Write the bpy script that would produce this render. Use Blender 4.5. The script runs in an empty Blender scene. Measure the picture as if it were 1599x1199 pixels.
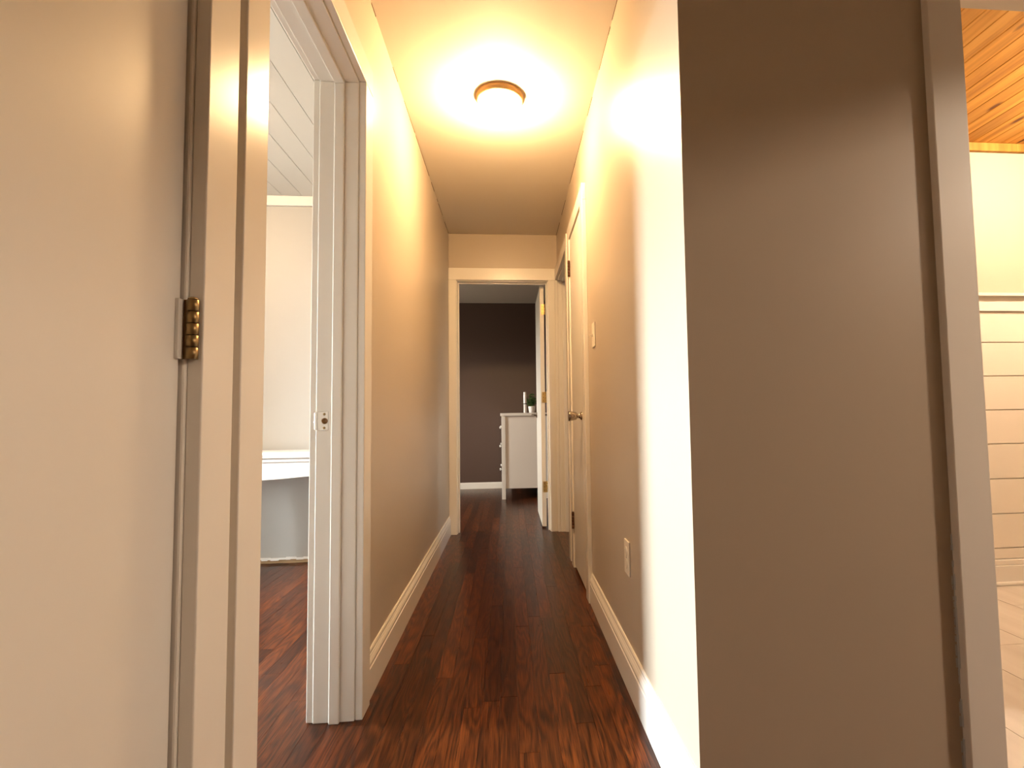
import bpy, bmesh, math, random
from mathutils import Vector, Matrix, Euler

random.seed(7)
scene = bpy.context.scene
C = scene.collection
PI = math.pi

# ------------------------------------------------------------------ camera
# solved from the photograph's three vanishing points (1599 x 1199 frame)
F_PX, PP_X, PITCH, YAW, ROLL, CAM_H = 830.8, 868.57, 0.05915, -0.08824, -0.014895, 0.922
cam_data = bpy.data.cameras.new('camera')
cam = bpy.data.objects.new('camera', cam_data)
C.objects.link(cam)
cam.location = (0, 0, CAM_H)
cam.rotation_euler = (Matrix.Rotation(YAW, 3, 'Z') @ Matrix.Rotation(PI/2 + PITCH, 3, 'X')
                      @ Matrix.Rotation(ROLL, 3, 'Z')).to_euler()
cam_data.sensor_fit = 'HORIZONTAL'
cam_data.sensor_width = 36.0
cam_data.lens = 36.0 * F_PX / 1599.0
cam_data.shift_x = -(PP_X - 799.5) / 1599.0
cam_data.clip_start = 0.02
scene.camera = cam

# ------------------------------------------------------------------ light and exposure
SKY = 480.0
LAMP = 350.0                      # radiance of the hall lamp's glass
LAMP_COL = (1.0, 0.63, 0.30)
world = bpy.data.worlds.new('World')
scene.world = world
world.use_nodes = True
wn = world.node_tree.nodes['Background']
# overcast sky over darker ground
_wt = world.node_tree
_tc = _wt.nodes.new('ShaderNodeTexCoord'); _sx = _wt.nodes.new('ShaderNodeSeparateXYZ')
_mr = _wt.nodes.new('ShaderNodeMapRange'); _mr.inputs['From Min'].default_value = -0.04; _mr.inputs['From Max'].default_value = 0.04
_mc = _wt.nodes.new('ShaderNodeMix'); _mc.data_type = 'RGBA'
_mc.inputs[6].default_value = (0.150, 0.150, 0.135, 1); _mc.inputs[7].default_value = (0.88, 0.94, 1.0, 1)
_wt.links.new(_tc.outputs['Generated'], _sx.inputs[0]); _wt.links.new(_sx.outputs[2], _mr.inputs['Value'])
_wt.links.new(_mr.outputs[0], _mc.inputs[0]); _wt.links.new(_mc.outputs[2], wn.inputs['Color'])
wn.inputs['Strength'].default_value = SKY
vs = scene.view_settings
vs.view_transform = 'Standard'
vs.look = 'None'
vs.gamma = 1.0
vs.use_curve_mapping = False
vs.exposure = 0.0
scene.display_settings.display_device = 'sRGB'
scene.cycles.sample_clamp_indirect = 5.0
scene.cycles.blur_glossy = 1.0

# ------------------------------------------------------------------ materials
MATS = {}
def new_mat(name):
    m = bpy.data.materials.new(name)
    m.use_nodes = True
    nt = m.node_tree
    MATS[name] = m
    return m, nt, nt.nodes['Principled BSDF']

def nd(nt, typ, **kw):
    n = nt.nodes.new(typ)
    for k, v in kw.items():
        setattr(n, k, v)
    return n

def paint(name, col, rough=0.4, spec=0.5, bump=0.02, var=0.03, scale=60.0):
    """rolled or brushed paint: faint mottling and an orange-peel relief"""
    m, nt, b = new_mat(name)
    L = nt.links
    g = nd(nt, 'ShaderNodeNewGeometry')
    n1 = nd(nt, 'ShaderNodeTexNoise'); n1.inputs['Scale'].default_value = 2.3; n1.inputs['Detail'].default_value = 4
    L.new(g.outputs['Position'], n1.inputs['Vector'])
    mx = nd(nt, 'ShaderNodeMix', data_type='RGBA')
    mx.inputs[6].default_value = (*[c * (1 - var) for c in col], 1)
    mx.inputs[7].default_value = (*[min(1, c * (1 + var)) for c in col], 1)
    L.new(n1.outputs['Fac'], mx.inputs[0]); L.new(mx.outputs[2], b.inputs['Base Color'])
    b.inputs['Roughness'].default_value = rough
    b.inputs['Specular IOR Level'].default_value = spec
    if bump:
        n2 = nd(nt, 'ShaderNodeTexNoise'); n2.inputs['Scale'].default_value = scale; n2.inputs['Detail'].default_value = 3
        L.new(g.outputs['Position'], n2.inputs['Vector'])
        bp = nd(nt, 'ShaderNodeBump'); bp.inputs['Strength'].default_value = bump; bp.inputs['Distance'].default_value = 0.01
        L.new(n2.outputs['Fac'], bp.inputs['Height']); L.new(bp.outputs['Normal'], b.inputs['Normal'])
    return m

def plain(name, col, rough=0.4, metal=0.0, spec=0.5):
    m, nt, b = new_mat(name)
    g = nd(nt, 'ShaderNodeNewGeometry')
    n = nd(nt, 'ShaderNodeTexNoise'); n.inputs['Scale'].default_value = 35; n.inputs['Detail'].default_value = 3
    nt.links.new(g.outputs['Position'], n.inputs['Vector'])
    mx = nd(nt, 'ShaderNodeMix', data_type='RGBA')
    mx.inputs[6].default_value = (*[c * 0.92 for c in col], 1)
    mx.inputs[7].default_value = (*[min(1, c * 1.06) for c in col], 1)
    nt.links.new(n.outputs['Fac'], mx.inputs[0]); nt.links.new(mx.outputs[2], b.inputs['Base Color'])
    b.inputs['Roughness'].default_value = rough
    b.inputs['Metallic'].default_value = metal
    b.inputs['Specular IOR Level'].default_value = spec
    return m

def piece_random(nt):
    """a random number for each separate board, whether it is an object or an island"""
    oi = nd(nt, 'ShaderNodeObjectInfo'); g = nd(nt, 'ShaderNodeNewGeometry')
    a = nd(nt, 'ShaderNodeMath', operation='ADD'); f = nd(nt, 'ShaderNodeMath', operation='FRACT')
    nt.links.new(oi.outputs['Random'], a.inputs[0]); nt.links.new(g.outputs['Random Per Island'], a.inputs[1])
    nt.links.new(a.outputs[0], f.inputs[0])
    return f.outputs[0], g.outputs['Position']

def ramp(nt, fac, stops):
    r = nd(nt, 'ShaderNodeValToRGB')
    els = r.color_ramp.elements
    while len(els) < len(stops): els.new(0.5)
    for e, (p, c) in zip(els, stops):
        e.position = p; e.color = (*c, 1)
    nt.links.new(fac, r.inputs['Fac'])
    return r.outputs['Color']

def wood_coords(nt, rnd, pos, sx, sy, sz):
    """grain coordinates along Y, shifted for each board"""
    mul = nd(nt, 'ShaderNodeMath', operation='MULTIPLY'); mul.inputs[1].default_value = 71.3
    nt.links.new(rnd, mul.inputs[0])
    cmb = nd(nt, 'ShaderNodeCombineXYZ')
    for i in range(3): nt.links.new(mul.outputs[0], cmb.inputs[i])
    add = nd(nt, 'ShaderNodeVectorMath', operation='ADD')
    nt.links.new(pos, add.inputs[0]); nt.links.new(cmb.outputs[0], add.inputs[1])
    sc = nd(nt, 'ShaderNodeVectorMath', operation='MULTIPLY')
    sc.inputs[1].default_value = (sx, sy, sz)
    nt.links.new(add.outputs[0], sc.inputs[0])
    return sc.outputs[0]

def floor_wood(name):
    m, nt, b = new_mat(name); L = nt.links
    rnd, pos = piece_random(nt)
    v = wood_coords(nt, rnd, pos, 11.0, 1.5, 1.0)
    # cathedral figure: contour lines of a stretched noise field
    n = nd(nt, 'ShaderNodeTexNoise'); n.inputs['Scale'].default_value = 1.0; n.inputs['Detail'].default_value = 2.2
    n.inputs['Roughness'].default_value = 0.45
    L.new(v, n.inputs['Vector'])
    k = nd(nt, 'ShaderNodeMath', operation='MULTIPLY'); k.inputs[1].default_value = 12.0
    L.new(n.outputs['Fac'], k.inputs[0])
    pp = nd(nt, 'ShaderNodeMath', operation='PINGPONG'); pp.inputs[1].default_value = 0.5
    L.new(k.outputs[0], pp.inputs[0])
    # fine open pores
    v2 = wood_coords(nt, rnd, pos, 330.0, 11.0, 1.0)
    n2 = nd(nt, 'ShaderNodeTexNoise'); n2.inputs['Scale'].default_value = 1.0; n2.inputs['Detail'].default_value = 3
    L.new(v2, n2.inputs['Vector'])
    s1 = nd(nt, 'ShaderNodeMath', operation='MULTIPLY_ADD'); s1.inputs[1].default_value = 0.72; s1.inputs[2].default_value = -0.20
    L.new(pp.outputs[0], s1.inputs[0])
    s2 = nd(nt, 'ShaderNodeMath', operation='MULTIPLY_ADD'); s2.inputs[1].default_value = 1.10
    L.new(n2.outputs['Fac'], s2.inputs[0]); L.new(s1.outputs[0], s2.inputs[2])
    col = ramp(nt, s2.outputs[0], [(0.16, (0.007, 0.0019, 0.0007)), (0.46, (0.040, 0.0095, 0.0024)), (0.85, (0.112, 0.031, 0.0068))])
    # board-to-board tone
    tone = ramp(nt, rnd, [(0.0, (0.50, 0.46, 0.44)), (0.35, (0.85, 0.80, 0.74)), (0.7, (1.05, 0.98, 0.9)), (1.0, (1.45, 1.38, 1.25))])
    mt = nd(nt, 'ShaderNodeMix', data_type='RGBA', blend_type='MULTIPLY'); mt.inputs[0].default_value = 1
    L.new(col, mt.inputs[6]); L.new(tone, mt.inputs[7])
    L.new(mt.outputs[2], b.inputs['Base Color'])
    mr = nd(nt, 'ShaderNodeMapRange'); mr.inputs['To Min'].default_value = 0.34; mr.inputs['To Max'].default_value = 0.25
    L.new(n2.outputs['Fac'], mr.inputs['Value']); L.new(mr.outputs[0], b.inputs['Roughness'])
    b.inputs['Specular IOR Level'].default_value = 0.24
    bp = nd(nt, 'ShaderNodeBump'); bp.inputs['Strength'].default_value = 0.10; bp.inputs['Distance'].default_value = 0.002
    L.new(s2.outputs[0], bp.inputs['Height']); L.new(bp.outputs['Normal'], b.inputs['Normal'])
    return m

def pine_wood(name):
    m, nt, b = new_mat(name); L = nt.links
    rnd, pos = piece_random(nt)
    v = wood_coords(nt, rnd, pos, 22.0, 0.9, 1.0)
    n = nd(nt, 'ShaderNodeTexNoise'); n.inputs['Scale'].default_value = 1.0; n.inputs['Detail'].default_value = 4
    n.inputs['Distortion'].default_value = 0.6
    L.new(v, n.inputs['Vector'])
    col = ramp(nt, n.outputs['Fac'], [(0.30, (0.44, 0.20, 0.032)), (0.5, (0.70, 0.37, 0.075)), (0.72, (0.88, 0.54, 0.15))])
    tone = ramp(nt, rnd, [(0, (0.66, 0.60, 0.52)), (0.4, (0.95, 0.93, 0.9)), (1, (1.12, 1.10, 1.08))])
    mt = nd(nt, 'ShaderNodeMix', data_type='RGBA', blend_type='MULTIPLY'); mt.inputs[0].default_value = 1
    L.new(col, mt.inputs[6]); L.new(tone, mt.inputs[7])
    # knots
    vk = wood_coords(nt, rnd, pos, 10.5, 3.6, 0.0)
    vo = nd(nt, 'ShaderNodeTexVoronoi'); vo.inputs['Scale'].default_value = 1.0; vo.inputs['Randomness'].default_value = 1.0
    L.new(vk, vo.inputs['Vector'])
    kn = nd(nt, 'ShaderNodeMapRange'); kn.inputs['From Min'].default_value = 0.09; kn.inputs['From Max'].default_value = 0.19
    kn.inputs['To Min'].default_value = 1.0; kn.inputs['To Max'].default_value = 0.0
    L.new(vo.outputs['Distance'], kn.inputs['Value'])
    sep = nd(nt, 'ShaderNodeSeparateColor'); L.new(vo.outputs['Color'], sep.inputs[0])
    gt = nd(nt, 'ShaderNodeMath', operation='GREATER_THAN'); gt.inputs[1].default_value = 0.25
    L.new(sep.outputs[0], gt.inputs[0])
    km = nd(nt, 'ShaderNodeMath', operation='MULTIPLY'); L.new(kn.outputs[0], km.inputs[0]); L.new(gt.outputs[0], km.inputs[1])
    mk = nd(nt, 'ShaderNodeMix', data_type='RGBA'); mk.inputs[7].default_value = (0.115, 0.032, 0.008, 1)
    L.new(km.outputs[0], mk.inputs[0]); L.new(mt.outputs[2], mk.inputs[6])
    L.new(mk.outputs[2], b.inputs['Base Color'])
    b.inputs['Roughness'].default_value = 0.6
    return m

def tile_mat(name):
    m, nt, b = new_mat(name); L = nt.links
    rnd, pos = piece_random(nt)
    v = wood_coords(nt, rnd, pos, 9.0, 0.8, 1.0)
    n = nd(nt, 'ShaderNodeTexNoise'); n.inputs['Scale'].default_value = 1; n.inputs['Detail'].default_value = 5
    L.new(v, n.inputs['Vector'])
    col = ramp(nt, n.outputs['Fac'], [(0.3, (0.60, 0.545, 0.50)), (0.7, (0.76, 0.71, 0.665))])
    L.new(col, b.inputs['Base Color']); b.inputs['Roughness'].default_value = 0.28
    return m

def scuffed_paint(name, col):
    """wall paint with a few faint scuff marks"""
    m = paint(name, col, rough=0.36, spec=0.5, bump=0.015, var=0.025)
    return m

def emit(name, col, strength):
    m = bpy.data.materials.new(name); m.use_nodes = True; MATS[name] = m
    nt = m.node_tree; b = nt.nodes['Principled BSDF']
    b.inputs['Base Color'].default_value = (0.9, 0.88, 0.82, 1)
    b.inputs['Roughness'].default_value = 0.3
    b.inputs['Emission Color'].default_value = (*col, 1)
    b.inputs['Emission Strength'].default_value = strength
    return m

def pane_mat(name, tint=(0.95, 0.97, 0.96)):
    m = bpy.data.materials.new(name); m.use_nodes = True; MATS[name] = m
    nt = m.node_tree
    for n in list(nt.nodes):
        if n.type == 'BSDF_PRINCIPLED': nt.nodes.remove(n)
    out = [n for n in nt.nodes if n.type == 'OUTPUT_MATERIAL'][0]
    t = nd(nt, 'ShaderNodeBsdfTransparent'); t.inputs[0].default_value = (*tint, 1)
    g = nd(nt, 'ShaderNodeBsdfGlossy'); g.inputs['Roughness'].default_value = 0.02
    mx = nd(nt, 'ShaderNodeMixShader'); mx.inputs[0].default_value = 0.06
    nt.links.new(t.outputs[0], mx.inputs[1]); nt.links.new(g.outputs[0], mx.inputs[2]); nt.links.new(mx.outputs[0], out.inputs[0])
    return m

def leaf_mat(name):
    m, nt, b = new_mat(name)
    rnd, pos = piece_random(nt)
    col = ramp(nt, rnd, [(0, (0.02, 0.05, 0.010)), (0.5, (0.07, 0.15, 0.03)), (1, (0.19, 0.28, 0.07))])
    nt.links.new(col, b.inputs['Base Color']); b.inputs['Roughness'].default_value = 0.45
    return m

paint('wall', (0.480, 0.402, 0.315), 0.34, 0.5, 0.012)
paint('wall_room', (0.43, 0.41, 0.38), 0.5, 0.4)
paint('wall_cream', (0.55, 0.49, 0.41), 0.5, 0.4)
paint('ceiling', (0.80, 0.735, 0.63), 0.65, 0.3)
paint('brown', (0.088, 0.053, 0.041), 0.42, 0.5)
paint('trim', (0.83, 0.785, 0.72), 0.24, 0.5, 0.006, 0.015, 18)
paint('door', (0.80, 0.76, 0.70), 0.30, 0.5, 0.010, 0.015, 14)
paint('white', (0.82, 0.80, 0.77), 0.32, 0.5, 0.0, 0.01)
paint('plank_white', (0.70, 0.68, 0.64), 0.45, 0.4, 0.0, 0.01)
paint('shiplap', (0.84, 0.80, 0.74), 0.45, 0.4, 0.0, 0.01)
paint('furniture', (0.80, 0.775, 0.75), 0.35, 0.5, 0.0, 0.01)
plain('crack', (0.10, 0.055, 0.025), 0.9)
plain('chip', (0.55, 0.57, 0.57), 0.7)
plain('subfloor', (0.26, 0.17, 0.10), 0.8)
plain('grout', (0.26, 0.235, 0.21), 0.9)
plain('raw_wood', (0.42, 0.26, 0.13), 0.75)
plain('brass', (0.62, 0.43, 0.17), 0.34, 1.0)
plain('old_brass', (0.30, 0.20, 0.09), 0.42, 1.0)
plain('bronze', (0.10, 0.038, 0.018), 0.5, 0.7)
plain('nickel', (0.40, 0.34, 0.28), 0.18, 1.0)
plain('steel', (0.58, 0.53, 0.47), 0.38, 1.0)
plain('plastic', (0.80, 0.73, 0.62), 0.35)
plain('pan_metal', (0.62, 0.42, 0.20), 0.4, 0.6)
plain('pot', (0.82, 0.80, 0.78), 0.3)
plain('black', (0.012, 0.011, 0.011), 0.5)
plain('soil', (0.03, 0.02, 0.012), 0.95)
floor_wood('oak'); pine_wood('pine'); tile_mat('tile'); leaf_mat('leaf'); pane_mat('pane'); pane_mat('strong_dim_pane', (0.24, 0.25, 0.26)); pane_mat('mild_dim_pane', (0.72, 0.68, 0.62))  # last two panes carry an added tint that dims the daylight
emit('glow', LAMP_COL, LAMP)

# ------------------------------------------------------------------ mesh helpers
def tag(o, label=None, cat=None, group=None, kind=None):
    if label: o['label'] = label
    if cat: o['category'] = cat
    if group: o['group'] = group
    if kind: o['kind'] = kind
    return o

def link(o, parent=None):
    C.objects.link(o)
    if parent: o.parent = parent
    return o

def add_box(bm, x0, x1, y0, y1, z0, z1):
    vs_ = [bm.verts.new(p) for p in ((x0,y0,z0),(x1,y0,z0),(x1,y1,z0),(x0,y1,z0),(x0,y0,z1),(x1,y0,z1),(x1,y1,z1),(x0,y1,z1))]
    for q in ((3,2,1,0),(4,5,6,7),(0,1,5,4),(1,2,6,5),(2,3,7,6),(3,0,4,7)):
        bm.faces.new([vs_[i] for i in q])

def finish(bm, name, mat, parent=None, bevel=0.0, seg=2, smooth=False):
    if bevel:
        bmesh.ops.bevel(bm, geom=list(bm.edges), offset=bevel, segments=seg, profile=0.5, affect='EDGES', clamp_overlap=True)
    bmesh.ops.recalc_face_normals(bm, faces=list(bm.faces))
    me = bpy.data.meshes.new(name)
    bm.to_mesh(me); bm.free()
    me.materials.append(MATS[mat])
    if smooth:
        for p in me.polygons: p.use_smooth = True
    return link(bpy.data.objects.new(name, me), parent)

def boxes(name, mat, blist, parent=None, bevel=0.0, seg=2):
    bm = bmesh.new()
    for b in blist: add_box(bm, *b)
    return finish(bm, name, mat, parent, bevel, seg)

def box(name, mat, b, parent=None, bevel=0.0, seg=2):
    return boxes(name, mat, [b], parent, bevel, seg)

def empty(name, loc=(0, 0, 0), rz=0.0):
    o = bpy.data.objects.new(name, None)
    o.empty_display_size = 0.1
    o.location = loc; o.rotation_euler = (0, 0, rz)
    return link(o)

def lathe(name, mat, prof, parent=None, n=32, axis='Z', loc=(0, 0, 0), smooth=True):
    """revolve (radius, height) pairs"""
    bm = bmesh.new(); rings = []
    for r, h in prof:
        ring = []
        for i in range(n):
            a = 2*PI*i/n
            c, s = r*math.cos(a), r*math.sin(a)
            p = {'Z': (c, s, h), 'X': (h, c, s), 'Y': (c, h, s)}[axis]
            ring.append(bm.verts.new((p[0]+loc[0], p[1]+loc[1], p[2]+loc[2])))
        rings.append(ring)
    for a, b in zip(rings, rings[1:]):
        for i in range(n):
            bm.faces.new((a[i], a[(i+1) % n], b[(i+1) % n], b[i]))
    bm.faces.new(rings[0]); bm.faces.new(rings[-1])
    o = finish(bm, name, mat, parent)
    if smooth:
        for p in o.data.polygons: p.use_smooth = len(p.vertices) == 4
    return o

def cut(objs, cutters):
    """cut real holes through the given meshes, then drop the cutters"""
    bpy.context.view_layer.update()
    for o in objs:
        for c_ in cutters:
            md = o.modifiers.new('hole', 'BOOLEAN'); md.operation = 'DIFFERENCE'; md.solver = 'EXACT'; md.object = c_
        dg = bpy.context.evaluated_depsgraph_get()
        me = bpy.data.meshes.new_from_object(o.evaluated_get(dg))
        o.modifiers.clear(); o.data = me
    for c_ in cutters: bpy.data.objects.remove(c_)

def extrude_profile(name, mat, prof, a, b, out, parent=None):
    """run a (depth, height) profile from point a to point b on the floor; 'out' points away from the wall"""
    bm = bmesh.new()
    A = [bm.verts.new((a[0]+out[0]*d, a[1]+out[1]*d, h)) for d, h in prof]
    B = [bm.verts.new((b[0]+out[0]*d, b[1]+out[1]*d, h)) for d, h in prof]
    n = len(prof)
    for i in range(n):
        j = (i+1) % n
        bm.faces.new((A[i], A[j], B[j], B[i]))
    bm.faces.new(A); bm.faces.new(B)
    return finish(bm, name, mat, parent)

BASE = [(0, 0), (0.015, 0), (0.015, 0.096), (0.0118, 0.099), (0.0118, 0.103), (0.0145, 0.106), (0.0145, 0.112),
        (0.0118, 0.120), (0.0085, 0.127), (0.0085, 0.1295), (0.0068, 0.132), (0.0060, 0.141), (0.0035, 0.146), (0, 0.146)]

CEIL = 2.41
HEAD = 2.02
ST = 'structure'

# ------------------------------------------------------------------ floor
floor = boxes('floor', 'subfloor', [(-5.1, -3.3, 0.8, 3.75, -0.12, -0.0135), (-3.3, 0.46, -2.7, 7.05, -0.12, -0.0135), (0.46, 3.7, -2.7, 1.22, -0.12, -0.0135), (0.46, 2.9, 2.72, 4.95, -0.12, -0.0135)])
tag(floor, 'dark red brown stained oak strip floor running through hall and rooms', 'floor', kind=ST)

plank_me = bpy.data.meshes.new('plank')
bm = bmesh.new(); add_box(bm, -0.5, 0.5, -0.5, 0.5, -1, 0)
bmesh.ops.recalc_face_normals(bm, faces=list(bm.faces)); bm.to_mesh(plank_me); bm.free()
plank_me.materials.append(MATS['oak'])

def plank_seen(x, y0, y1):
    for k in range(7):
        y = y0 + (y1-y0)*k/6
        if y <= 0.05: continue
        t = x/y
        if -0.50 < x < 0.42 and 1.36 < y < 4.45: return True
        if x <= -0.45 and y < 3.64 and -0.455 < t < -0.335: return True
        if y >= 4.4 and y < 6.97 and -0.105 < t < 0.068: return True
    return False

rest = bmesh.new()
W = 0.0572
seen_planks = []
def strips(x0, x1, y0, y1):
    x = x0
    while x < x1 - 0.005:
        w = min(W, x1-x)
        y = y0 - random.uniform(0, 0.9)
        while y < y1:
            ln = random.choice((0.38, 0.55, 0.7, 0.85, 1.0, 1.15, 1.35)) * random.uniform(0.9, 1.1)
            a, b = max(y, y0), min(y+ln, y1)
            y += ln
            if b-a < 0.02: continue
            cx = x+w/2
            if plank_seen(cx, a, b): seen_planks.append((cx, (a+b)/2, w-0.0007, b-a-0.0008))
            else: add_box(rest, x+0.00035, x+w-0.00035, a+0.0004, b-0.0004, -0.0135, 0.0)
        x += W
strips(-5.1, -3.3, 0.8, 3.75)
strips(-3.3, 0.46, -2.7, 7.05)
strips(0.46, 3.7, -2.7, 1.22)
strips(0.46, 2.9, 2.72, 4.95)
for cx, cy, w, ln in seen_planks[:300]:
    o = bpy.data.objects.new('plank', plank_me)
    o.location = (cx, cy, random.uniform(-0.00025, 0.00025)); o.scale = (w, ln, 0.0135)
    link(o, floor)
for cx, cy, w, ln in seen_planks[300:]:
    add_box(rest, cx-w/2, cx+w/2, cy-ln/2, cy+ln/2, -0.0135, 0)
o = finish(rest, 'planks', 'oak', floor); tag(o, kind='stuff')

floor_t = box('floor', 'grout', (0.46, 3.7, 1.22, 2.72, -0.12, -0.004))
tag(floor_t, 'pale wood-look tile floor of the pine-ceilinged side room', 'floor', kind=ST)
tile_me = bpy.data.meshes.new('tile')
bm = bmesh.new(); add_box(bm, -0.1525, 0.1525, -0.5985, 0.5985, -0.010, 0)
bmesh.ops.recalc_face_normals(bm, faces=list(bm.faces)); bm.to_mesh(tile_me); bm.free()
tile_me.materials.append(MATS['tile'])
k = 0
x = 0.50
while x + 0.31 < 3.7:
    off = (k*0.41) % 1.2
    for j in range(-1, 3):
        y0 = 1.22 - off + j*1.2; y1 = y0+1.2
        a, b = max(y0, 1.225), min(y1, 2.715)
        if b-a > 0.05:
            o = bpy.data.objects.new('tile', tile_me); o.location = (x+0.155, (a+b)/2, 0); o.scale = (1, (b-a)/1.2, 1)
            link(o, floor_t)
    x += 0.308; k += 1

# ------------------------------------------------------------------ ceilings
c = boxes('ceiling', 'ceiling', [(-0.6, 0.52, 1.158, 4.42, CEIL, CEIL+0.12), (-0.6, 3.7, -2.7, 1.158, CEIL, CEIL+0.12)])
tag(c, 'smooth cream painted hallway ceiling', 'ceiling', kind=ST)
c2 = box('ceiling', 'plank_white', (-5.1, -0.593, 0.9, 3.75, CEIL+0.012, CEIL+0.12))
tag(c2, 'white plank ceiling of the room through the open doorway', 'ceiling', kind=ST)
x = -0.6515
pm = None
while x > -5.1:
    if pm is None:
        pm = box('plank', 'plank_white', (-0.0637, 0.0637, 0.9, 3.75, 0, 0.0135), c2, 0.0015, 1); pm.location = (x, 0, CEIL)
    else:
        o = pm.copy(); C.objects.link(o); o.parent = c2; o.location = (x, 0, CEIL)
    x -= 0.1295
c3 = box('ceiling', 'pine', (0.46, 3.7, 1.22, 2.75, 2.412, 2.52))
tag(c3, 'knotty orange pine board ceiling of the side room', 'ceiling', kind=ST)
pp_me = None
x = 0.50
while x < 3.7:
    if pp_me is None:
        o = box('plank', 'pine', (-0.0437, 0.0437, 1.22, 2.75, 0, 0.013), c3, 0.003, 1); pp_me = o
    else:
        o = pp_me.copy(); C.objects.link(o); o.parent = c3
    o.location = (x, 0, 2.40)
    x += 0.088
c4 = box('ceiling', 'ceiling', (-3.1, 0.60, 4.42, 7.06, 2.405, 2.52)); tag(c4, 'flat white ceiling of the bedroom at the hall end', 'ceiling', kind=ST)
c5 = box('ceiling', 'white', (0.52, 2.9, 2.80, 4.95, CEIL, 2.52)); tag(c5, 'flat white ceiling of the room off the far right doorway', 'ceiling', kind=ST)

# ------------------------------------------------------------------ walls
WL = -0.48; WR = 0.40
JO = 0.019
# left wall, with the recess of the near door and the doorway of the left room
wl = boxes('wall_left', 'wall', [
    (-0.593, WL, -2.7, 0.055, 0, CEIL), (-0.593, WL, 0.055, 0.850, HEAD+JO, CEIL), (-0.593, -0.545, 0.055, 0.850, 0, HEAD+JO),
    (-0.593, WL, 0.850, 1.027, 0, CEIL), (-0.593, WL, 1.027, 1.747, HEAD+JO, CEIL), (-0.593, WL, 1.747, 4.42, 0, CEIL)])
tag(wl, 'long beige painted left wall of the hallway', 'wall', kind=ST)
# right wall of the hall, with the closet recess and the far doorway
CN, CF = 2.735, 3.255
EN, EF = 3.495, 4.262
wr = boxes('wall_right', 'wall', [
    (WR, 0.52, 1.158, CN-JO+0.006, 0, CEIL), (WR, 0.52, CN-JO+0.006, CF+JO-0.006, HEAD+JO, CEIL), (0.465, 0.52, CN-JO+0.006, CF+JO-0.006, 0, HEAD+JO),
    (WR, 0.52, CF+JO-0.006, EN-JO, 0, CEIL), (WR, 0.52, EN-JO, EF+JO, HEAD+JO, CEIL), (WR, 0.52, EF+JO, 4.42, 0, CEIL)])
tag(wr, 'beige painted right wall of the hallway ending at an outside corner', 'wall', kind=ST)
OX0, OX1 = 1.100, 1.95
wn_ = boxes('wall_near', 'wall', [
    (0.52, OX0-JO, 1.158, 1.28, 0, CEIL), (OX0-JO, OX1+JO, 1.158, 1.28, HEAD+JO, CEIL), (OX1+JO, 3.7, 1.158, 1.28, 0, CEIL)])
tag(wn_, 'broad scuffed taupe wall between the hallway corner and side doorway', 'wall', kind=ST)
DX0, DX1 = -0.412, 0.317
we = boxes('wall_end', 'wall', [
    (-0.48, DX0-JO, 4.305, 4.42, 0, CEIL), (DX0-JO, DX1+JO, 4.305, 4.42, HEAD+JO, CEIL), (DX1+JO, 0.40, 4.305, 4.42, 0, CEIL)])
tag(we, 'beige wall above and beside the doorway at the hall end', 'wall', kind=ST)

def wall_with_window(name, label, mat, axis, pos, thick, a0, a1, z1, w0, w1, s0, s1, idx, wlabel, pane='pane'):
    """a wall across X or Y with one framed window in it"""
    def bx(u0, u1, za, zb, d0, d1):
        return (d0, d1, u0, u1, za, zb) if axis == 'X' else (u0, u1, d0, d1, za, zb)
    d0, d1 = min(pos, pos+thick), max(pos, pos+thick)
    o = boxes(name, mat, [bx(a0, w0, 0, z1, d0, d1), bx(w1, a1, 0, z1, d0, d1), bx(w0, w1, 0, s0, d0, d1), bx(w0, w1, s1, z1, d0, d1)])
    tag(o, label, 'wall', kind=ST)
    m = (d0+d1)/2
    win = empty('window_%d' % idx); tag(win, wlabel, 'window', kind=ST)
    f = 0.045
    boxes('window_frame', 'white', [bx(w0, w0+f, s0, s1, m-0.04, m+0.04), bx(w1-f, w1, s0, s1, m-0.04, m+0.04),
          bx(w0+f, w1-f, s0, s0+f, m-0.04, m+0.04), bx(w0+f, w1-f, s1-f, s1, m-0.04, m+0.04)], win)
    zm = (s0+s1)/2
    box('window_rail', 'white', bx(w0+f, w1-f, zm-0.02, zm+0.02, m-0.025, m+0.025), win)
    box('pane', pane, bx(w0+f, w1-f, s0+f, zm-0.02, m-0.003, m+0.003), win)
    box('pane', pane, bx(w0+f, w1-f, zm+0.02, s1-f, m-0.003, m+0.003), win)
    # daylight portal in the opening (guides sky sampling only)
    ld = bpy.data.lights.new('window_%d_portal_offscreen' % idx, 'AREA'); ld.shape = 'RECTANGLE'
    ld.size = w1-w0; ld.size_y = s1-s0
    ld.cycles.is_portal = True
    lo = bpy.data.objects.new('window_%d_portal_offscreen' % idx, ld); C.objects.link(lo)
    outw = pos+thick
    s = 1 if thick < 0 else -1            # towards the room
    if axis == 'X':
        lo.location = (outw, (w0+w1)/2, (s0+s1)/2); lo.rotation_euler = (PI/2, 0, -PI/2*s)
    else:
        lo.location = ((w0+w1)/2, outw, (s0+s1)/2); lo.rotation_euler = (PI/2, 0, 0 if s > 0 else PI)
    return o

# left room
wall_with_window('wall_left_room', 'window wall of the room behind the left doorway', 'wall_room', 'X', -5.0, -0.1, 0.8, 3.75, 2.53, 1.95, 2.90, 0.98, 2.12, 1, 'white framed double hung window of the left room')
w = box('wall_left_room_back', 'wall_room', (-5.0, -0.593, 3.62, 3.75, 0.03, CEIL+0.005)); tag(w, 'pale back wall behind the console table', 'wall', kind=ST)
box('sill_plate', 'raw_wood', (-5.0, -0.593, 3.632, 3.75, 0.0, 0.022), w)
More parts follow.
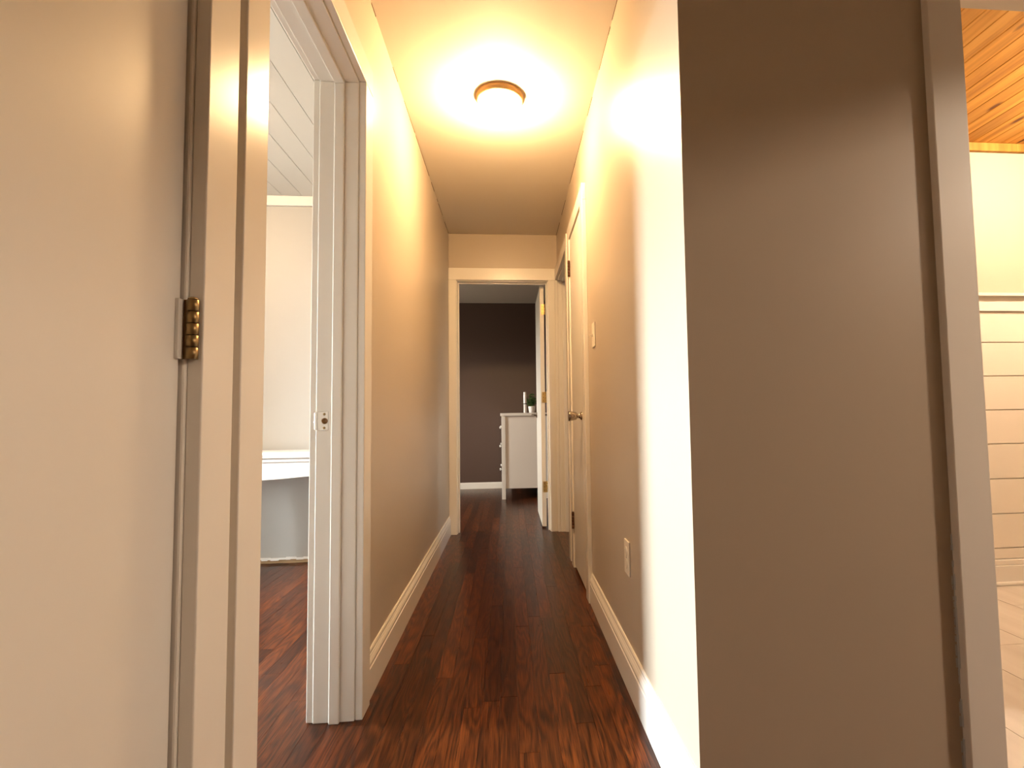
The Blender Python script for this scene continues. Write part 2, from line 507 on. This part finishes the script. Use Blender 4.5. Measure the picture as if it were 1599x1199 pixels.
# ragged lower edge of the plaster where the baseboard was taken off
bm = bmesh.new(); xs = -2.6
while xs < -0.61:
    wd = random.uniform(0.012, 0.05); z0 = random.uniform(0.018, 0.029)
    add_box(bm, xs, min(xs+wd, -0.6), 3.617, 3.63, z0, 0.034 + random.uniform(0, 0.006)); xs += wd
finish(bm, 'ragged_plaster', 'white', w)
w2 = box('wall_left_room_near', 'wall_room', (-5.0, -0.593, 0.80, 0.90, 0, CEIL+0.12)); tag(w2, 'pale near wall of the left room', 'wall', kind=ST)
w3 = boxes('wall_left_room_side', 'wall_room', [(-0.605, -0.593, 0.9, 1.027, 0, CEIL), (-0.605, -0.593, 1.747, 3.62, 0, CEIL), (-0.605, -0.593, 1.027, 1.747, HEAD+JO, CEIL)])
tag(w3, 'pale wall of the left room around its doorway', 'wall', kind=ST)
w = box('wall_left_room_shade', 'wall_room', (-3.12, -3.02, 2.97, 3.62, 0, CEIL)); tag(w, 'pale unseen partition added to shade the back wall from the window', 'wall', kind=ST)  # added out of view to block window light from the back wall
t = box('trim_1', 'white', (-3.02, -0.605, 3.600, 3.62, 2.342, CEIL-0.001), None, 0.002, 1); tag(t, 'flat cream trim board where plank ceiling meets back wall', 'trim', kind=ST)

# entry space around and behind the camera
w = box('wall_entry_back', 'wall', (-0.6, 3.7, -2.7, -2.6, 0, 2.53)); tag(w, 'back wall of the open entry space facing the hallway', 'wall', kind=ST)
w = boxes('wall_entry_shade', 'wall', [(2.10, 2.20, -0.60, 1.158, 2.03, CEIL), (-0.48, 3.6, -0.72, -0.60, 2.03, CEIL), (-0.48, -0.29, -0.72, -0.60, 0, 2.03), (1.9, 3.6, -0.72, -0.60, 0, 2.03)]); tag(w, 'unseen headers and stub walls added to shade the entry space', 'wall', kind=ST)  # headers and stubs added out of view to shape the lamplight
w = box('wall_entry_right', 'wall', (3.6, 3.7, -2.6, 1.158, 0, 2.53)); tag(w, 'plain side wall of the entry space', 'wall', kind=ST)

# pine-ceilinged side room
w = box('wall_side_room_back', 'wall_cream', (0.52, 3.6, 2.67, 2.75, 0, 2.412)); tag(w, 'cream upper wall above white shiplap wainscot', 'wall', kind=ST)
sb_zs = [0.127, 0.185, 0.365, 0.549, 0.735, 0.917, 1.100, 1.283, 1.452]
for a, b in zip(sb_zs, sb_zs[1:]):
    box('shiplap_board', 'shiplap', (0.53, 3.6, 2.652, 2.67, a+0.0022, b-0.0022), w, 0.001, 1)
t = boxes('trim_2', 'white', [(0.53, 3.6, 2.640, 2.67, 1.452, 1.530), (0.53, 3.6, 2.615, 2.67, 1.530, 1.548)], None, 0.002, 1)
tag(t, 'white ledge cap along the top of the shiplap wainscot', 'trim', kind=ST)
t = box('trim_3', 'pine', (0.53, 3.6, 2.648, 2.67, 2.352, 2.399), None, 0.002, 1); tag(t, 'pine trim strip under the pine ceiling', 'trim', kind=ST)
bsr = boxes('baseboard_side_room', 'white', [(0.53, 3.6, 2.634, 2.67, 0, 0.098)], None, 0.002, 1)
boxes('cap', 'white', [(0.53, 3.6, 2.640, 2.67, 0.098, 0.127)], bsr, 0.004, 2)
boxes('shoe_molding', 'white', [(0.53, 3.6, 2.614, 2.634, 0, 0.019)], bsr, 0.006, 2)
tag(bsr, 'white baseboard with shoe molding below the shiplap', 'baseboard', kind=ST)
w = box('wall_side_room_right', 'wall_cream', (3.6, 3.7, 1.158, 2.75, 0, 2.53)); tag(w, 'cream end wall of the side room', 'wall', kind=ST)

# room off the far right doorway
wall_with_window('wall_far_right_room', 'window wall of the room off the far right doorway', 'wall_room', 'X', 2.8, 0.1, 2.75, 4.95, 2.53, 2.95, 3.35, 1.0, 1.8, 2, 'small window of the far right room with panes tinted to dim daylight', 'strong_dim_pane')
w = boxes('wall_far_right_room_ends', 'wall_room', [(0.52, 2.8, 2.75, 2.82, 0, 2.53), (0.58, 2.8, 4.85, 4.95, 0, 2.53)]); tag(w, 'pale end walls of the far right room', 'wall', kind=ST)

# bedroom
w = box('wall_bedroom_back', 'brown', (-3.0, 0.46, 6.95, 7.05, 0, 2.405)); tag(w, 'dark brown bedroom wall seen through the end doorway', 'wall', kind=ST)
wall_with_window('wall_bedroom_left', 'window wall of the bedroom', 'brown', 'X', -3.0, -0.1, 4.42, 7.05, 2.53, 5.1, 5.55, 1.0, 1.95, 3, 'white framed bedroom window', 'mild_dim_pane')
w = box('wall_bedroom_right', 'brown', (0.46, 0.58, 4.42, 7.05, 0, 2.53)); tag(w, 'dark brown bedroom wall behind the chest of drawers', 'wall', kind=ST)
w = boxes('wall_bedroom_near', 'brown', [(-3.0, -0.593, 4.30, 4.42, 0, 2.53), (-0.593, -0.49, 4.42, 4.425, 0, 2.405), (0.395, 0.46, 4.42, 4.425, 0, 2.405)])
tag(w, 'dark brown bedroom wall around the doorway', 'wall', kind=ST)
bb = extrude_profile('baseboard_bedroom', 'trim', [(0, 0), (0.014, 0), (0.014, 0.068), (0.008, 0.080), (0, 0.080)], (-3.0, 6.95), (0.46, 6.95), (0, -1))
tag(bb, 'low white baseboard under the dark brown wall', 'baseboard', kind=ST)
bb = extrude_profile('baseboard_bedroom_right', 'trim', [(0, 0), (0.014, 0), (0.014, 0.10), (0.008, 0.112), (0, 0.112)], (0.46, 4.43), (0.46, 6.93), (-1, 0))
tag(bb, 'white baseboard behind the open bedroom door', 'baseboard', kind=ST)

# cracked caulk line where the hall walls meet the ceiling
def crack(parent, x, y0, y1, side):
    bm = bmesh.new(); y = y0
    while y < y1:
        ln = random.uniform(0.03, 0.16)
        if random.random() < 0.72:
            h = random.uniform(0.0015, 0.0060)
            a, b = sorted((x, x+side*0.0015))
            add_box(bm, a, b, y, min(y+ln, y1), CEIL-h, CEIL-0.0002)
        y += ln
    finish(bm, 'caulk_crack', 'crack', parent)
crack(wl, WL, 1.3, 4.28, 1)
crack(wr, WR, 1.2, 4.28, -1)

# baseboards of the hall
b1 = extrude_profile('baseboard_left', 'trim', BASE, (WL, 1.8205), (WL, 4.284), (1, 0)); tag(b1, 'white molded baseboard along the left hall wall', 'baseboard', kind=ST)
b2 = extrude_profile('baseboard_right', 'trim', BASE, (WR, 1.159), (WR, 2.644), (-1, 0)); tag(b2, 'white molded baseboard along the right hall wall', 'baseboard', kind=ST)

# ------------------------------------------------------------------ door frames
CW = 0.087; CT = 0.022; BV = 0.0022
def frame(name, label, axis, w0, w1, o0, o1, hall, far_casing=True, widths=(CW, CW), head_top=None, stop=None, back=True, rev=0.006):
    """casing, jambs and stops of one doorway.
    axis 'X': the wall plane is across X, the opening runs from o0 to o1 in Y; hall = +1 when the hall lies at larger X."""
    root = empty(name); tag(root, label, 'door frame', kind=ST)
    def bx(u0, u1, d0, d1, z0, z1):
        d0, d1 = min(d0, d1), max(d0, d1)
        return (d0, d1, u0, u1, z0, z1) if axis == 'X' else (u0, u1, d0, d1, z0, z1)
    face, bk = (w1, w0) if hall > 0 else (w0, w1)
    out = face + hall*CT
    ht = head_top or HEAD + rev + CW
    box('jamb', 'trim', bx(o0-JO, o0, w0, w1, 0, HEAD), root, 0.003, 2)
    box('jamb', 'trim', bx(o1, o1+JO, w0, w1, 0, HEAD), root, 0.003, 2)
    box('head_jamb', 'trim', bx(o0-JO, o1+JO, w0, w1, HEAD, HEAD+JO), root, 0.001, 1)
    box('side_casing', 'trim', bx(o0-rev-widths[0], o0-rev, face, out, 0, HEAD+rev), root, BV, 2)
    box('side_casing', 'trim', bx(o1+rev, o1+rev+widths[1], face, out, 0, HEAD+rev), root, BV, 2)
    box('head_casing', 'trim', bx(o0-rev-widths[0], o1+rev+widths[1], face, out, HEAD+rev+0.0005, ht), root, BV, 2)
    if back:
        ob = bk - hall*0.02
        for u in ((o0-rev-0.06, o0-rev), (o1+rev, o1+rev+0.06)):
            box('back_casing', 'trim', bx(u[0], u[1], bk - hall*0.0, ob, 0, HEAD+rev), root, BV, 2)
        box('back_casing', 'trim', bx(o0-rev-0.06, o1+rev+0.06, bk, ob, HEAD+rev+0.0005, HEAD+rev+0.06), root, BV, 2)
    if stop:
        s0, s1 = stop
        box('door_stop', 'trim', bx(o0, o0+0.011, s0, s1, 0, HEAD-0.011), root, 0.0035, 2)
        box('door_stop', 'trim', bx(o1-0.011, o1, s0, s1, 0, HEAD-0.011), root, 0.0035, 2)
        box('door_stop', 'trim', bx(o0, o1, s0, s1, HEAD-0.011, HEAD), root, 0.0015, 2)
    return root

f_near = frame('trim_4', 'white casing around the closed flush door with brass hinge', 'X', -0.545, WL, 0.075, 0.832, 1, widths=(CW, 0.090), back=False)
f_left = frame('trim_5', 'white casing of the open doorway with a strike plate', 'X', -0.605, WL, 1.046, 1.728, 1, stop=(-0.555, -0.523))
f_clos = frame('trim_6', 'white casing around the narrow closed door with tapered knob', 'X', WR, 0.465, CN, CF, -1, widths=(CW, CW), back=False)
f_far = frame('trim_7', 'white casing of the open doorway beside the hall end', 'X', WR, 0.52, EN, EF, -1, widths=(0.085, 0.0165), stop=(0.435, 0.468))
f_end = frame('trim_8', 'white casing of the doorway at the hall end', 'Y', 4.305, 4.42, DX0, DX1, -1, widths=(0.0615, 0.0765), head_top=2.124, stop=(4.345, 4.378))
f_side = frame('trim_9', 'thick white casing of the side doorway with chipped paint edge', 'Y', 1.158, 1.28, OX0, OX1, -1, widths=(0.086, 0.086), stop=(1.20, 1.235))

# chipped paint along the outer edge of the side doorway's casing
bm = bmesh.new(); z = 0.02
while z < 0.66:
    h = random.uniform(0.008, 0.035)
    if random.random() < 0.75:
        d = random.uniform(0.0008, 0.005)
        add_box(bm, 1.0072, 1.0081, 1.1565 - d, 1.1579, z, z+h)
        add_box(bm, 1.008-d*1.2, 1.0081, 1.1571, 1.158, z, z+h*0.8)
    z += h
finish(bm, 'chipped_paint', 'chip', f_side)

# strike plate on the far jamb of the left doorway
sp = box('strike_plate', 'steel', (-0.5985, -0.566, 1.7265, 1.7285, 0.886, 0.945), f_left, 0.0008, 1); tag(sp, 'worn steel strike plate')
# lip that curls round the jamb's corner
bm = bmesh.new(); prev = None
for i in range(7):
    a = i/6*PI*0.5
    x = -0.5985 - 0.014*math.sin(a); y = 1.7275 + 0.010*(1-math.cos(a))
    hz = 0.029 - 0.012*(i/6)**2
    ring = [bm.verts.new((x, y-0.001, 0.9155-hz)), bm.verts.new((x, y-0.001, 0.9155+hz)), bm.verts.new((x+0.001, y+0.0012, 0.9155+hz)), bm.verts.new((x+0.001, y+0.0012, 0.9155-hz))]
    if prev:
        for q in range(4): bm.faces.new((prev[q], prev[(q+1) % 4], ring[(q+1) % 4], ring[q]))
    else: bm.faces.new(ring)
    prev = ring
bm.faces.new(prev)
finish(bm, 'strike_lip', 'nickel', sp)
far_jamb = [o for o in f_left.children if o.name.startswith('jamb')][1]
cut([far_jamb, sp], [lathe('cutter', 'trim', [(0.0098, 1.7200), (0.0098, 1.7450)], None, 24, 'Y', (-0.577, 0, 0.9155))])
lathe('latch_hole', 'raw_wood', [(0.001, 1.7448), (0.0097, 1.7448), (0.0097, 1.7287), (0.0090, 1.7287), (0.0090, 1.7440), (0.001, 1.7440)], sp, 24, 'Y', (-0.577, 0, 0.9155))
for z in (0.937, 0.894):
    lathe('screw', 'old_brass', [(0.0042, 1.7266), (0.0036, 1.7256), (0.0015, 1.7253)], sp, 12, 'Y', (-0.578, 0, z))

# ------------------------------------------------------------------ hinges
def hinge(parent, mat, loc, leaf_a, leaf_b, h=0.089, r=0.0062, pin_out=(0, 0)):
    """butt hinge: five-section barrel and two leaves, each leaf given as (dx, dy) from the barrel"""
    x, y, z = loc
    root = lathe('hinge', mat, [(r, z-h/2), (r, z-h/2+h/5-0.0006)], parent, 14, 'Z', (x, y, 0))
    for i in range(1, 5):
        z0 = z-h/2+i*h/5
        lathe('knuckle', mat, [(r, z0+0.0006), (r, z0+h/5-0.0006)], root, 14, 'Z', (x, y, 0))
    lathe('pin_tip', mat, [(r*0.85, z+h/2), (r*0.85, z+h/2+0.002), (r*0.4, z+h/2+0.004)], root, 14, 'Z', (x, y, 0))
    for dx, dy in (leaf_a, leaf_b):
        if abs(dx) + abs(dy) < 1e-6: continue
        x0, x1 = sorted((x, x+dx)) if dx else (x-0.0012, x+0.0012)
        y0, y1 = sorted((y, y+dy)) if dy else (y-0.0012, y+0.0012)
        box('leaf', mat, (x0, x1, y0, y1, z-h/2, z+h/2), root)
    return root

# ------------------------------------------------------------------ door 1: near left, closed
d1 = box('door_1', 'door', (-0.525, -0.486, 0.078, 0.8285, 0.012, HEAD-0.004), None, 0.002, 2)
tag(d1, 'closed flush off-white door with a brass hinge beside the doorway', 'door', kind=ST)
for zz in (1.058, 0.22, 1.82):
    hg = hinge(d1, 'old_brass', (-0.4690, 0.8300, zz), (-0.016, 0), (0, 0), r=0.0082)
    tag(hg, 'aged brass hinge')
    box('leaf', 'door', (-0.4862, -0.4805, 0.8155, 0.8285, zz-0.0445, zz+0.0445), hg, 0.0012, 2)

# ------------------------------------------------------------------ door 2: closet, closed
d2 = box('door_2', 'door', (0.385, 0.42, CN+0.004, CF-0.004, 0.022, HEAD-0.004), None, 0.002, 2)
tag(d2, 'narrow closed flush white closet door with tapered metal knob', 'door', kind=ST)
for zz in (1.835, 0.285):
    hg = hinge(d2, 'bronze', (0.3775, CF-0.001, zz), (0.008, 0), (0, 0), h=0.098, r=0.0075)
    tag(hg, 'dark bronze hinge')
kb = lathe('knob', 'nickel', [(0.022, 0.385), (0.022, 0.381), (0.018, 0.377), (0.012, 0.372), (0.0115, 0.360), (0.017, 0.357), (0.0205, 0.352), (0.0270, 0.316), (0.0255, 0.312), (0.010, 0.3105)], d2, 28, 'X', (0, 2.822, 0.918))
tag(kb, 'tapered satin metal door knob')

# ------------------------------------------------------------------ door 3: bedroom, swung open
d3 = box('door_3', 'door', (0.2615, 0.2965, 4.437, 5.150, 0.012, HEAD-0.006), None, 0.002, 2)
tag(d3, 'white bedroom door standing open at right angles with lever handle', 'door', kind=ST)
for zz in (1.815, 1.075, 0.335):
    hg = hinge(d3, 'brass', (0.3035, 4.4315, zz), (-0.030, 0), (0, 0))
    tag(hg, 'bright brass hinge')
    for q in (-0.028, 0.0, 0.028):
        lathe('screw', 'old_brass', [(0.004, 4.4302), (0.0025, 4.4296)], hg, 10, 'Y', (0.283, 0, zz+q))
for sgn, fx in ((-1, 0.2615), (1, 0.2965)):
    lv = lathe('lever_handle', 'nickel', [(0.027, fx), (0.027, fx+sgn*0.006), (0.011, fx+sgn*0.009), (0.0095, fx+sgn*0.048), (0.005, fx+sgn*0.050)], d3, 24, 'X', (0, 5.085, 0.93))
    tag(lv, 'satin metal lever handle')
    bm = bmesh.new(); a, b = sorted((fx+sgn*0.040, fx+sgn*0.054)); add_box(bm, a, b, 4.975, 5.097, 0.921, 0.939)
    finish(bm, 'lever', 'nickel', lv, 0.005, 3, True)

# ------------------------------------------------------------------ lamps
def lamp(loc, label, glow, group=None, off=''):
    root = empty('ceiling_lamp' + off, loc); tag(root, label, 'ceiling lamp', group)
    lathe('pan_ring', 'pan_metal', [(0.050, 0.0), (0.109, 0.0), (0.111, -0.004), (0.111, -0.018), (0.107, -0.022), (0.107, -0.028), (0.100, -0.031), (0.05, -0.031)], root, 64)
    prof = [(0.0985, -0.0312)]
    for i in range(1, 11):
        a = i/10*PI/2
        prof.append((max(0.0985*math.cos(a), 0.001), -0.0312 - 0.105*math.sin(a)))
    lathe('glass_dome' + off, glow, prof, root, 48)
    return root
lamp((-0.031, 2.405, CEIL), 'round flush ceiling lamp glowing warm white in the hallway', 'glow')
emit('glow_left', (1.0, 0.70, 0.42), 340.0)
emit('glow_side', (1.0, 0.73, 0.47), 360.0)
lamp((-1.95, 2.3, CEIL), 'round flush ceiling lamp in the room with the plank ceiling', 'glow_left', off='_offscreen')
lamp((2.7, 1.85, 2.40), 'round flush ceiling lamp under the pine boards', 'glow_side', off='_offscreen')
emit('glow_entry_side', (1.0, 0.80, 0.61), 720.0)
lamp((3.2, -0.10, CEIL), 'round flush ceiling lamp in front of the side doorway', 'glow_entry_side', off='_offscreen')

# ------------------------------------------------------------------ wall plates
sw = empty('light_switch', (WR, 2.455, 1.297)); tag(sw, 'ivory toggle light switch on the wall beside the closet door', 'light switch')
box('plate', 'plastic', (-0.006, -0.0002, -0.036, 0.036, -0.058, 0.058), sw, 0.002, 2)
bm = bmesh.new(); add_box(bm, -0.020, -0.005, -0.004, 0.004, -0.006, 0.006)
bmesh.ops.rotate(bm, verts=list(bm.verts), cent=(-0.005, 0, 0), matrix=Matrix.Rotation(math.radians(-24), 3, 'Y'))
finish(bm, 'toggle', 'plastic', sw, 0.001, 1)
for q in (-0.030, 0.030):
    lathe('screw', 'plastic', [(0.0035, -0.0058), (0.003, -0.0072)], sw, 12, 'X', (0, 0, q))
ot = empty('wall_outlet', (WR, 1.826, 0.434)); tag(ot, 'ivory double wall outlet low beside the bright daylight patch', 'outlet')
op = box('plate', 'plastic', (-0.006, -0.0002, -0.0355, 0.0355, -0.0575, 0.0575), ot, 0.002, 2)
for q in (-0.0205, 0.0205):
    rc = lathe('receptacle', 'plastic', [(0.0165, -0.0058), (0.0165, -0.0078), (0.0155, -0.0082)], ot, 24, 'X', (0, 0, q))
    cut([rc, op], [box('cutter', 'plastic', (-0.0100, -0.0012, -0.0065, -0.0048, q-0.001, q+0.008), ot),
                   box('cutter', 'plastic', (-0.0100, -0.0012, 0.0048, 0.0065, q-0.001, q+0.007), ot),
                   lathe('cutter', 'plastic', [(0.0024, -0.0100), (0.0024, -0.0012)], ot, 10, 'X', (0, 0, q-0.008))])
lathe('screw', 'steel', [(0.0035, -0.0058), (0.003, -0.0070)], ot, 12, 'X', (0, 0, 0))

# ------------------------------------------------------------------ console table in the left room
tb = empty('console_table', (-1.42, 3.44, 0)); tag(tb, 'white console table with curved apron against the left room wall', 'table')
TX, TY0, TY1 = 0.60, -0.14, 0.165
boxes('tabletop', 'furniture', [(-TX, TX, TY0, TY1, 0.690, 0.727)], tb, 0.008, 3)
box('edge_molding', 'furniture', (-TX+0.012, TX-0.012, TY0+0.012, TY1-0.004, 0.668, 0.6895), tb, 0.006, 2)
def apron(x0, x1, y0, y1, deep, shallow):
    bm = bmesh.new(); n = 24; prev = None
    for i in range(n+1):
        u = i/n; x = x0+(x1-x0)*u
        s = max(0.0, 1-abs(u-0.38)*1.55)
        zb = shallow + (deep-shallow)*(s*s*(3-2*s))
        r = [bm.verts.new(p) for p in ((x, y0, zb), (x, y1, zb), (x, y1, 0.6675), (x, y0, 0.6675))]
        if prev:
            for q in range(4): bm.faces.new((prev[q], prev[(q+1) % 4], r[(q+1) % 4], r[q]))
        else: bm.faces.new(r)
        prev = r
    bm.faces.new(prev)
    return finish(bm, 'apron', 'furniture', tb)
apron(-TX+0.07, TX-0.07, TY0+0.022, TY0+0.042, 0.563, 0.600)
for sx in (-1, 1):
    box('side_apron', 'furniture', (min(sx*(TX-0.045), sx*(TX-0.025)), max(sx*(TX-0.045), sx*(TX-0.025)), TY0+0.07, TY1-0.07, 0.60, 0.6675), tb, 0.002, 1)
    for y in (TY0+0.045, TY1-0.045):
        bm = bmesh.new(); x = sx*(TX-0.045); rings = []
        for z, hw in ((0, 0.014), (0.03, 0.016), (0.45, 0.020), (0.57, 0.025), (0.6675, 0.025)):
            rings.append([bm.verts.new((x+a*hw, y+b*hw, z)) for a, b in ((-1,-1),(1,-1),(1,1),(-1,1))])
        for a, b in zip(rings, rings[1:]):
            for q in range(4): bm.faces.new((a[q], a[(q+1) % 4], b[(q+1) % 4], b[q]))
        bm.faces.new(rings[0]); bm.faces.new(rings[-1])
        finish(bm, 'leg', 'furniture', tb)

# ------------------------------------------------------------------ chest of drawers in the bedroom
ch = empty('chest_of_drawers', (0.17, 6.44, 0)); tag(ch, 'white chest of drawers on square legs against the brown bedroom wall', 'chest of drawers')
X0, X1, Y0, Y1 = -0.262, 0.255, -0.44, 0.44     # local; drawers face -X
box('top', 'furniture', (X0-0.012, X1+0.005, Y0-0.012, Y1+0.012, 0.924, 0.957), ch, 0.003, 2)
for (xa, ya) in ((X0, Y0), (X0, Y1-0.043), (X1-0.043, Y0), (X1-0.043, Y1-0.043)):
    box('leg', 'furniture', (xa, xa+0.043, ya, ya+0.043, 0, 0.9238), ch, 0.0015, 1)
for ya in (Y0+0.009, Y1-0.027):
    box('side_panel', 'furniture', (X0+0.0432, X1-0.0432, ya, ya+0.018, 0.118, 0.9238), ch)
box('back_panel', 'furniture', (X1-0.020, X1-0.010, Y0+0.0432, Y1-0.0432, 0.118, 0.9238), ch)
box('bottom_panel', 'furniture', (X0+0.0432, X1-0.0432, Y0+0.03, Y1-0.03, 0.118, 0.134), ch)
box('front_rail', 'furniture', (X0+0.004, X0+0.03, Y0+0.0432, Y1-0.0432, 0.118, 0.1465), ch)
for (za, zb, kz) in ((0.700, 0.915, 0.793), (0.460, 0.690, 0.580), (0.150, 0.450, 0.317)):
    dr = box('drawer', 'furniture', (X0+0.003, X0+0.40, Y0+0.0455, Y1-0.0455, za, zb), ch, 0.002, 1)
    for ky in (-0.26, 0.26):
        lathe('knob', 'furniture', [(0.006, X0+0.003), (0.006, X0-0.010), (0.013, X0-0.014), (0.0145, X0-0.020), (0.010, X0-0.025), (0.002, X0-0.026)], dr, 16, 'X', (0, ky, kz))

# potted plant and bottle on the chest
pl = empty('potted_plant', (0.258, 6.20, 0.957)); tag(pl, 'small bushy green plant in a white pot on the chest', 'plant')
lathe('pot', 'pot', [(0.028, 0), (0.030, 0.001), (0.036, 0.035), (0.041, 0.072), (0.0415, 0.075), (0.038, 0.0755), (0.036, 0.066), (0.002, 0.066)], pl, 32)
lathe('soil', 'soil', [(0.0355, 0.0665), (0.034, 0.0685), (0.002, 0.070)], pl, 20)
bm_l = bmesh.new(); bm_s = bmesh.new()
def blade(bm, p, d, n, ln, wd):
    d = d.normalized(); s = d.cross(n).normalized(); up = s.cross(d).normalized()
    pts = [p, p+d*ln*0.35+s*wd+up*0.002, p+d*ln*0.7+s*wd*0.8, p+d*ln-up*0.004, p+d*ln*0.7-s*wd*0.8, p+d*ln*0.35-s*wd+up*0.002]
    mid = p+d*ln*0.5+up*0.004
    v = [bm.verts.new(q) for q in pts]; m = bm.verts.new(mid)
    for i in range(6): bm.faces.new((v[i], v[(i+1) % 6], m))
rp = random.Random(3)
for i in range(34):
    az = rp.uniform(0, 2*PI); tilt = rp.uniform(0.05, 1.0); ln = rp.uniform(0.08, 0.155)
    d = Vector((math.cos(az)*math.sin(tilt), math.sin(az)*math.sin(tilt), math.cos(tilt)))
    base = Vector((rp.uniform(-0.015, 0.015), rp.uniform(-0.015, 0.015), 0.067))
    tip = base + d*ln
    s = d.cross(Vector((0.3, 0.8, 0.1))).normalized()*0.0012; u = d.cross(s).normalized()*0.0012
    A = [bm_s.verts.new(base+q) for q in (s, u, -s, -u)]; B = [bm_s.verts.new(tip+q*0.6) for q in (s, u, -s, -u)]
    for q in range(4): bm_s.faces.new((A[q], A[(q+1) % 4], B[(q+1) % 4], B[q]))
    for k in range(9):
        t_ = 0.3 + 0.7*k/8
        p = base + d*ln*t_
        a2 = rp.uniform(0, 2*PI)
        dd = (d*0.5 + Vector((math.cos(a2), math.sin(a2), rp.uniform(-0.2, 0.6)))).normalized()
        blade(bm_l, p, dd, Vector((0.1, 0.05, 1)), rp.uniform(0.022, 0.040), rp.uniform(0.007, 0.011))
finish(bm_s, 'stems', 'leaf', pl)
o = finish(bm_l, 'foliage', 'leaf', pl); tag(o, kind='stuff')
bt = empty('bottle', (0.178, 6.045, 0.957)); tag(bt, 'slim white cylindrical bottle with a black band beside the plant', 'bottle')
lathe('body', 'pot', [(0.017, 0), (0.0185, 0.002), (0.0185, 0.205), (0.0175, 0.208)], bt, 28)
lathe('cap', 'pot', [(0.0175, 0.2085), (0.0180, 0.2095), (0.0180, 0.234), (0.0165, 0.236), (0.002, 0.2365)], bt, 28)
lathe('band', 'black', [(0.0186, 0.098), (0.0191, 0.0985), (0.0191, 0.107), (0.0186, 0.1075)], bt, 28)
